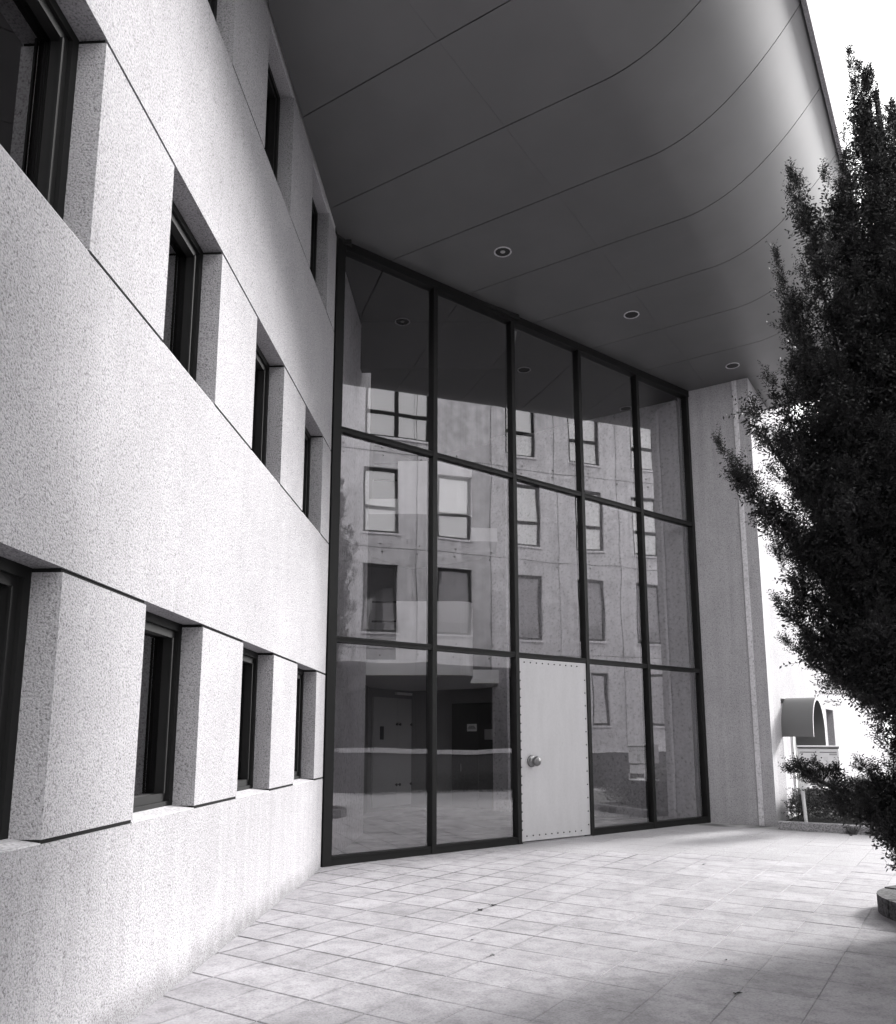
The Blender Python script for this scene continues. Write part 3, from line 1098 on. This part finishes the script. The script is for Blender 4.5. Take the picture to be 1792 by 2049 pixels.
# ------------------------------------------------------------------ needles and leaves
def build_leaves(name, pos, dirs, size, per, nlen, nwid, m_, parent, curve=.2, spread=.9):
    """sprigs: pos (k,3), dirs (k,3) unit, size (k,) ; each a stem with `per` needles"""
    k = len(pos)
    up = np.array([0, 0, 1.0])
    d = dirs / np.linalg.norm(dirs, axis=1, keepdims=True)
    rnd = rng.normal(size=(k, 3))
    s1 = np.cross(d, rnd)
    s1 /= np.linalg.norm(s1, axis=1, keepdims=True) + 1e-9
    s2 = np.cross(d, s1)
    tt = (np.arange(per) + .5) / per
    ang = rng.uniform(0, 2 * np.pi, (k, per))
    # two-ranked needles: mostly in the s1 plane
    side = np.where(np.arange(per) % 2 == 0, 1.0, -1.0)[None, :]
    lift = rng.normal(0, .45, (k, per))
    base = pos[:, None, :] + d[:, None, :] * (tt[None, :, None] * size[:, None, None])
    base = base + s2[:, None, :] * (curve * (tt ** 2)[None, :, None] * size[:, None, None])
    nd = s1[:, None, :] * side[:, :, None] + s2[:, None, :] * lift[:, :, None] + d[:, None, :] * rng.uniform(.35, spread, (k, per))[:, :, None]
    nd /= np.linalg.norm(nd, axis=2, keepdims=True)
    L = nlen * rng.uniform(.7, 1.25, (k, per))[:, :, None] * (1 - .35 * tt[None, :, None])
    wv = np.cross(nd, rng.normal(size=(k, per, 3)))
    wv /= np.linalg.norm(wv, axis=2, keepdims=True) + 1e-9
    wv *= nwid / 2
    mid = base + nd * L * .5
    c = mid + wv
    e = mid - wv
    tip = base + nd * L
    V_ = np.stack([base, c, tip, e], axis=2).reshape(-1, 3)
    nq = k * per
    idx = np.arange(nq) * 4
    faces = np.stack([idx, idx + 1, idx + 2, idx + 3], 1)
    # stems
    st = .003
    q0 = pos - s1 * st
    q1 = pos + s1 * st
    q2 = pos + d * size[:, None] + s2 * (curve * size)[:, None]
    V2 = np.stack([q0, q1, q2], 1).reshape(-1, 3)
    i2 = np.arange(k) * 3 + len(V_)
    f2 = np.stack([i2, i2 + 1, i2 + 2], 1)
    verts = np.concatenate([V_, V2])
    off = np.zeros(3)
    if parent is not None:
        off = np.array(parent.location)
    verts = verts - off
    me = bpy.data.meshes.new(name)
    me.vertices.add(len(verts))
    me.vertices.foreach_set('co', verts.astype(np.float32).ravel())
    nl = len(faces) * 4 + len(f2) * 3
    me.loops.add(nl)
    me.loops.foreach_set('vertex_index', np.concatenate([faces.ravel(), f2.ravel()]).astype(np.int32))
    me.polygons.add(len(faces) + len(f2))
    starts = np.concatenate([np.arange(len(faces)) * 4, len(faces) * 4 + np.arange(len(f2)) * 3]).astype(np.int32)
    me.polygons.foreach_set('loop_start', starts)
    me.update(calc_edges=True)
    me.validate()
    me.materials.append(m_)
    o = bpy.data.objects.new(name, me)
    C.objects.link(o)
    if parent is not None:
        o.parent = parent
    return o


# camera-independent yew: leaders given as tip positions in metres around the trunk
TB = np.array([4.25, 6.80, .05])
yew = thing('yew_tree', 'tall dark upright yew with many pointed leaders beside the canopy edge', 'tree', tuple(TB))
# (tip x,y,z), (start offset height), radius, sprig density
LEAD = [
    # pointed leaders along the skyline: tip, height where the limb leaves the trunk, radius
    ((3.93, 6.80, 8.12), 1.5, .42), ((4.02, 6.75, 7.75), 1.5, .46), ((4.28, 6.85, 7.55), 1.5, .50), ((4.45, 7.05, 7.75), 1.5, .50), ((3.62, 6.62, 6.85), 3.0, .30), ((3.40, 6.50, 6.60), 2.8, .30),
    ((3.08, 6.40, 6.50), 2.2, .36), ((2.87, 6.36, 5.50), 2.2, .34), ((2.90, 6.32, 4.92), 2.2, .36), ((4.95, 6.9, 7.6), 1.5, .5),
    ((3.55, 6.45, 6.1), 2.2, .45), ((3.40, 6.2, 5.3), 2.0, .45), ((4.3, 6.15, 6.4), 1.8, .5), ((3.75, 6.35, 6.5), 2.0, .45),
    # side shoots that break the outline
    ((2.40, 6.34, 4.34), 2.6, .15), ((2.66, 6.34, 4.50), 2.6, .18), ((2.26, 6.34, 3.76), 2.4, .17), ((2.46, 6.36, 3.46), 2.2, .18),
    ((2.85, 6.3, 4.25), 2.3, .34), ((2.80, 6.3, 3.80), 2.1, .34), ((2.70, 6.35, 3.30), 2.0, .30), ((2.68, 6.3, 2.80), 1.9, .26),
    ((2.63, 6.4, 2.52), 1.8, .16), ((2.80, 6.3, 2.50), 1.7, .24), ((2.72, 6.4, 2.14), 1.7, .12), ((2.98, 6.4, 2.02), 1.5, .20),
    ((2.62, 6.35, 1.25), .82, .07), ((2.95, 6.35, .92), .70, .09), ((3.18, 6.3, 1.22), .6, .16), ((3.16, 6.28, .98), .5, .18),
    ((3.26, 6.28, .74), .4, .16), ((3.38, 6.28, .52), .3, .15), ((3.36, 6.2, 1.6), .7, .26), ((3.50, 6.2, .95), .35, .24), ((3.62, 6.2, .62), .25, .20),
    # body of the crown
    ((3.18, 6.2, 4.5), 2.0, .42), ((3.15, 6.2, 3.6), 1.8, .42), ((3.20, 6.2, 3.0), 1.6, .40), ((3.30, 6.2, 2.4), 1.2, .36),
    ((3.10, 6.6, 3.4), 1.8, .42), ((3.20, 6.6, 2.7), 1.5, .38), ((3.45, 6.1, 3.9), 1.6, .44), ((3.55, 6.1, 2.2), .9, .36),
    ((4.0, 6.15, 1.6), .3, .42), ((4.6, 6.2, 2.6), .4, .5),
    ((5.1, 6.6, 3.5), .5, .6), ((5.35, 7.0, 5.0), .7, .6), ((5.0, 7.5, 6.0), .8, .6), ((4.2, 7.5, 5.6), .8, .6), ((3.6, 7.3, 4.4), 1.2, .5),
    ((4.4, 7.6, 3.0), .5, .55), ((3.7, 6.6, 5.2), .9, .5), ((4.7, 6.3, 5.2), .8, .5), ((4.5, 6.8, 6.6), .9, .6)]
tr = MB()
trunk_top = Vector((4.12, 6.8, 7.6))
tr.tube([tuple(TB), (4.24, 6.8, .8), (4.2, 6.8, 2.5), (4.15, 6.8, 5), tuple(trunk_top)], [.17, .13, .11, .07, .02], 9)
tr.build('trunk', M['bark'], yew)
SP, SD, SS, IP, ID = [], [], [], [], []
for (tip, h0, rad) in LEAD:
    tip = np.array(tip)
    b0 = np.array([4.22, 6.8, h0])
    # limb leaves outward then turns upward
    hor = tip - b0
    ctrl = b0 + np.array([hor[0] * .62, hor[1] * .62, hor[2] * .30])
    ts = np.linspace(0, 1, 14)
    cur = ((1 - ts) ** 2)[:, None] * b0 + (2 * ts * (1 - ts))[:, None] * ctrl + (ts ** 2)[:, None] * tip
    MB().tube([tuple(c_) for c_ in cur[:12]], list(.045 * (1 - ts[:12]) + .002), 5).build('limb', M['bark'], yew)
    seglen = np.linalg.norm(np.diff(cur, axis=0), axis=1).sum()
    side = .45 if tip[0] > 4.55 or tip[1] > 7.2 else 1.0           # sparser on the far side
    cnt = int(seglen * (170 + 560 * rad) * side * (1.7 if tip[2] > 6.2 else 1.0))
    ns = max(6, int(seglen * (6.5 + 27 * rad) * side * (1.5 if tip[2] > 6.2 else 1.0)))
    per_s = 25
    tg = np.linspace(.12, .985, 200)
    wg = rad * np.clip((1.0 - tg) * 2.4, .0, 1) ** .8 * np.clip(.35 + tg * 1.8, 0, 1) + .03 + .22 * rad      # as many shoots as the girth carries
    t1 = rng.choice(tg, ns, p=wg / wg.sum()) + rng.uniform(-.002, .002, ns)
    ph1 = rng.uniform(0, 2 * np.pi, ns)
    rp1 = np.maximum(rad * np.clip((1.0 - t1) * 2.4, .0, 1) ** .8 * np.clip(.35 + t1 * 1.8, 0, 1), .012)

    def frame_at(tt_):
        c_ = ((1 - tt_) ** 2)[:, None] * b0 + (2 * tt_ * (1 - tt_))[:, None] * ctrl + (tt_ ** 2)[:, None] * tip
        g_ = (2 * (1 - tt_))[:, None] * (ctrl - b0) + (2 * tt_)[:, None] * (tip - ctrl)
        g_ /= np.linalg.norm(g_, axis=1, keepdims=True)
        a_ = np.cross(g_, np.array([.3, .2, 1.0]) + 0 * g_)
        a_ /= np.linalg.norm(a_, axis=1, keepdims=True) + 1e-9
        return c_, g_, a_, np.cross(g_, a_)
    c1, g1, a1, b1 = frame_at(t1)
    rad1 = a1 * np.cos(ph1)[:, None] + b1 * np.sin(ph1)[:, None]
    sb = c1 + rad1 * (rp1 * rng.uniform(.10, .68, ns))[:, None]
    sdir = g1 * 1.0 + (rad1 * rng.uniform(.2, .6, ns)[:, None] + rng.normal(0, .12, (ns, 3))) * np.clip((1.06 - t1) * 4, .12, 1)[:, None] + np.array([0, 0, .55])
    sdir /= np.linalg.norm(sdir, axis=1, keepdims=True)
    sl = (.05 + .4 * min(rad, .2) + rad * rng.uniform(.25, .65, ns)) * np.clip((1.12 - t1) * 3.2, .5, 1)
    sl = np.maximum(sl, .17)
    # a plume of sprigs along every shoot
    q = rng.uniform(0, 1, (ns, per_s)) ** .8
    off = rng.normal(size=(ns, per_s, 3))
    off -= (off * sdir[:, None, :]).sum(2, keepdims=True) * sdir[:, None, :]
    off /= np.linalg.norm(off, axis=2, keepdims=True)
    pr = np.clip((1.06 - t1) * 4.5, .3, 1)[:, None] * min(1.0, .35 + rad * 3.2) * (.065 * (1.05 - q) + .006) * rng.uniform(.3, 1, (ns, per_s))
    pos_ = sb[:, None, :] + sdir[:, None, :] * (q * sl[:, None])[:, :, None] + off * pr[:, :, None]
    dr = sdir[:, None, :] * .9 + off * (rng.uniform(.3, .9, (ns, per_s)) * np.clip((1.08 - t1) * 4.5, .35, 1)[:, None])[:, :, None] + np.array([0, 0, .15])
    SP.append(pos_.reshape(-1, 3))
    SD.append(dr.reshape(-1, 3))
    SS.append(rng.uniform(.07, .15, ns * per_s) * min(1.0, .6 + rad * 2))
    # short inner shoots with crowded needles close the core
    ci = int(seglen * 640 * rad * side)
    ti = rng.uniform(.1, .93, ci)
    ri2 = rad * .5 * np.clip((1.0 - ti) * 2.4, 0, 1) * np.sqrt(rng.uniform(0, 1, ci))
    cc = ((1 - ti) ** 2)[:, None] * b0 + (2 * ti * (1 - ti))[:, None] * ctrl + (ti ** 2)[:, None] * tip
    qd = rng.normal(size=(ci, 3))
    qd /= np.linalg.norm(qd, axis=1, keepdims=True)
    IP.append(cc + qd * ri2[:, None])
    ID.append(rng.normal(size=(ci, 3)) + np.array([0, 0, .5]))
SP, SD, SS = np.concatenate(SP), np.concatenate(SD), np.concatenate(SS)
print('yew sprigs', len(SP))
crown = build_leaves('crown', SP, SD, SS, 10, .034, .0085, M['needle'], yew)
IP, ID = np.concatenate(IP), np.concatenate(ID)
print('inner', len(IP))
build_leaves('inner_foliage', IP, ID, rng.uniform(.12, .22, len(IP)), 9, .050, .017, M['needle'], yew)

# one more yew, out of view, added to shade the near right paving
for (x, y, rz, sc_, lb) in ((5.22, 6.40, 2.6, 1.1, 'second dark yew added out of view on the right to shade the paving'),):
    shade_yew = clone(yew, None)
    shade_yew.location = (x, y, 0)
    shade_yew.rotation_euler = (0, 0, rz)
    shade_yew.scale = (sc_,) * 3
    shade_yew['label'] = lb
    for ch in list(yew.children):
        clone(ch, shade_yew)

# planter ring round the yew
ring = MB()
rc = np.array([4.36, 6.98])
ro, ri_ = .72, .56
nk = 14
ring_root = thing('planter_ring', 'low ring of dark old kerb stones round the foot of the yew', 'planter', (rc[0], rc[1], 0))
for k in range(nk):
    a0 = 2 * math.pi * k / nk + .012
    a1 = 2 * math.pi * (k + 1) / nk - .012
    pts = []
    for a in np.linspace(a0, a1, 4):
        pts.append(rc + ro * np.array([math.cos(a), math.sin(a)]))
    for a in np.linspace(a1, a0, 4):
        pts.append(rc + ri_ * np.array([math.cos(a), math.sin(a)]))
    MB().prism(pts, gz(*rc) - .03, gz(*rc) + .15 + random.uniform(-.006, .006)).build('kerb_stone', M['planter'], ring_root)
so = MB()
so.prism([rc + ri_ * .995 * np.array([math.cos(a), math.sin(a)]) for a in np.linspace(0, 2 * math.pi, 24, endpoint=False)], -.02, gz(*rc) + .10)
so.build('soil', M['soil'], ring_root)

# ------------------------------------------------------------------ planting bed, hedge, letterbox at the far end
KU = 13.98
kb_ = thing('bed_kerb', 'low pale concrete kerb of the planting bed beside the end wall', 'kerb', P(FUV, KU, -2, 0))
v0 = -2.835
lens = [1.0, 1.0, 1.0, 1.0, 1.0, 1.0]
for L in lens:
    gzv = guv(KU, v0 + L / 2)
    MB().box(FUV, KU, KU + .13, v0 + .004, v0 + L - .004, gzv - .1, gzv + .125).build('kerb_stone', M['kerb'], kb_, bevel=.008)
    v0 += L
bed = MB()
bed.box(FUV, KU + .131, 26, -2.828, 3.2, -.15, .13)
struct(bed, 'flower_bed', M['soil'])


def hedge(name, label, u0, u1, v0_, v1_, z0, z1, count, cat='hedge', size=(.08, .16), nl=(.035, .016)):
    t = thing(name, label, cat, P(FUV, (u0 + u1) / 2, (v0_ + v1_) / 2, z0))
    uu = rng.uniform(u0, u1, count)
    vv = rng.uniform(v0_, v1_, count)
    edge = np.minimum(np.minimum(uu - u0, u1 - uu), np.minimum(vv - v0_, v1_ - vv))
    hmax = z0 + (z1 - z0) * np.clip(.45 + edge * 2.2, 0, 1) * (1 + .12 * np.sin(uu * 5 + 3 * vv))
    zz = z0 + (hmax - z0) * rng.uniform(0, 1, count) ** .6
    pos_ = (U[None, :] * uu[:, None] + V[None, :] * vv[:, None])
    pos_ = np.concatenate([pos_, zz[:, None]], 1)
    dd_ = rng.normal(0, .7, (count, 3)) + np.array([0, 0, .8])
    build_leaves('foliage', pos_, dd_, rng.uniform(*size, count), 10, nl[0], nl[1], M['hedge'], t)
    st = MB()
    for k in range(16):
        u, v = random.uniform(u0 + .1, u1 - .1), random.uniform(v0_ + .1, v1_ - .1)
        b_ = P(FUV, u, v, z0 - .03)
        e_ = P(FUV, u + random.uniform(-.15, .15), v + random.uniform(-.15, .15), z0 + (z1 - z0) * .7)
        st.tube([b_, e_], [.014, .006], 5)
    tag(st.build('stems', M['bark'], t), kind='stuff')
    return t


hedge('low_hedge', 'low dark hedge behind the bed kerb, under the letterbox', 14.55, 16.6, -2.82, -.3, .1, .72, 5200)
hedge('shade_hedge', 'tall dark hedge added out of view on the right to shade the paving', 2.2, 7.0, .45, 1.45, -.05, 7.4, 14000, size=(.2, .36), nl=(.12, .055))  # unseen hedge, added to block sky and sun from the near right paving
hedge('court_hedge', 'dark clipped hedge along the foot of the building across the court', 10.5, 21.5, 5.4, 6.4, -.05, .48, 6000, size=(.12, .25))

# letterbox: two doors over a tray, on a pale post
LBU = 14.25
lx = thing('letterbox', 'white double letterbox on a slim pale post in front of the low hedge', 'letterbox', P(FUV, LBU, -2.2, .13))
LV0, LV1 = -2.51, -1.90
MB().box(FUV, LBU + .02, LBU + .30, LV0, LV1, .995, 1.33).build('body', M['letterbox'], lx)
MB().box(FUV, LBU - .02, LBU + .32, LV0 - .02, LV1 + .02, 1.331, 1.355).build('lid', M['letterbox'], lx)
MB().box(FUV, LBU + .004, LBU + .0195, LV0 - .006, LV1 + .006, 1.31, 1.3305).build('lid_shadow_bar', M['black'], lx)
mid = (LV0 + LV1) / 2
for a, b in ((LV0 + .012, mid - .004), (mid + .004, LV1 - .012)):
    d_ = MB().box(FUV, LBU + .006, LBU + .0198, a, b, 1.01, 1.30).build('letterbox_door', M['letterbox'], lx)
    MB().box(FUV, LBU + .003, LBU + .0058, a + .02, b - .02, 1.245, 1.255).build('slot', M['black'], d_)
    MB().lathe(P(FUV, LBU + .006, a + .04, 1.165), (-U[0], -U[1], 0), [(.011, 0), (.011, .006), (.0001, .007)], 10).build('lock', M['black'], d_)
    if a > mid - .1:
        MB().box(FUV, LBU + .003, LBU + .0058, b - .13, b - .02, 1.205, 1.232).build('name_plate', M['cabinet'], d_)
        MB().box(FUV, LBU + .003, LBU + .0058, b - .22, b - .15, 1.12, 1.18).build('sticker', M['paper'], d_)
    else:
        MB().box(FUV, LBU + .003, LBU + .0058, b - .12, b - .02, 1.05, 1.17).build('sticker', M['cabinet'], d_)
MB().box(FUV, LBU + .05, LBU + .0515, mid, LV1 - .01, .96, .994).build('lower_slot', M['black'], lx)
MB().box(FUV, LBU + .03, LBU + .30, mid + .0, LV1, .80, .959).build('lower_box', M['letterbox'], lx)
fr_ = MB()
fr_.box(FUV, LBU, LBU + .02, LV0, LV0 + .02, .69, .994).box(FUV, LBU, LBU + .02, LV1 - .02, LV1, .69, .799)
fr_.box(FUV, LBU, LBU + .3, LV0 + .0201, LV1 - .0201, .67, .69)
fr_.box(FUV, LBU - .04, LBU + .02, LV0 + .0201, LV0 + .26, .715, .73)
fr_.build('tray_frame', M['letterbox'], lx)
MB().box(FUV, LBU + .05, LBU + .2, LV0 + .03, LV0 + .15, .70, .82).build('tray_box', M['paper'], lx)
MB().tube([P(FUV, LBU + .12, -2.475, .05), P(FUV, LBU + .12, -2.50, .669)], [.028, .028], 12).build('post', M['letterbox'], lx)

# weeds at the kerb and leaf scraps on the paving
def tuft(u, v, k, h, label):
    q = P(FUV, u, v, guv(u, v))
    t = thing('weed', label, 'weed', q)
    b_ = MB()
    for i in range(k):
        a = random.uniform(0, 6.28)
        l_ = random.uniform(.4, 1) * h
        o = Vector(q) + Vector((math.cos(a), math.sin(a), 0)) * random.uniform(0, h * .4)
        tp = o + Vector((math.cos(a) * l_ * .7, math.sin(a) * l_ * .7, l_))
        s_ = Vector((-math.sin(a), math.cos(a), 0)) * .006
        md = (o + tp) / 2 + Vector((0, 0, l_ * .15))
        b_.quad(tuple(o - s_), tuple(o + s_), tuple(md + s_), tuple(md - s_))
        b_.quad(tuple(md - s_), tuple(md + s_), tuple(tp), tuple(tp))
    b_.f = [tuple(dict.fromkeys(f_)) for f_ in b_.f]
    tag(b_.build('blades', M['grass'], t, flip=False), kind='stuff')
    return t


tuft(13.92, -1.75, 70, .16, 'tuft of grass at the foot of the bed kerb near the yew')
tuft(13.90, -1.45, 60, .14, 'smaller tuft of grass at the kerb right beside the yew')


def scrap(i, j, k, label, size=.035):
    u, v = GU0 + GS * i, GV0 + GS * j
    q = P(FUV, u, v, guv(u, v) + .004)
    b_ = MB()
    for n_ in range(k):
        o = Vector(q) + Vector((random.uniform(-1, 1), random.uniform(-1, 1), 0)) * size * (1.2 if k > 1 else .2)
        a = random.uniform(0, 6.28)
        d_ = Vector((math.cos(a), math.sin(a), random.uniform(.1, .5))) * size
        s_ = Vector((-math.sin(a), math.cos(a), random.uniform(-.3, .5))) * size * .45
        b_.quad(tuple(o - d_), tuple(o + s_), tuple(o + d_), tuple(o - s_ + Vector((0, 0, size * .3))))
    o_ = b_.build('fallen_leaf', M['leaf_litter'], flip=False)
    tag(o_, label, 'leaf')


scrap(4.35, 2.02, 7, 'largest clump of withered leaf scraps caught in the long joint below the glass wall', .02)
scrap(4.9, 2.0, 6, 'second clump of withered leaf scraps in the long joint, nearer the door', .022)
scrap(1.45, 4.0, 3, 'leaf scrap in the joint at the front middle of the paving', .018)
scrap(2.1, 3.2, 1, 'single tiny leaf lying on a slab between two joints', .016)
scrap(1.6, 8.0, 7, 'dark clump of leaf litter in the joint at the edge of the tree shade', .017)
scrap(13.0, 4.3, 1, 'single leaf on the bright paving before the end wall', .03)
scrap(3.3, 7.4, 1, 'single leaf at the edge of the tree shade', .022)
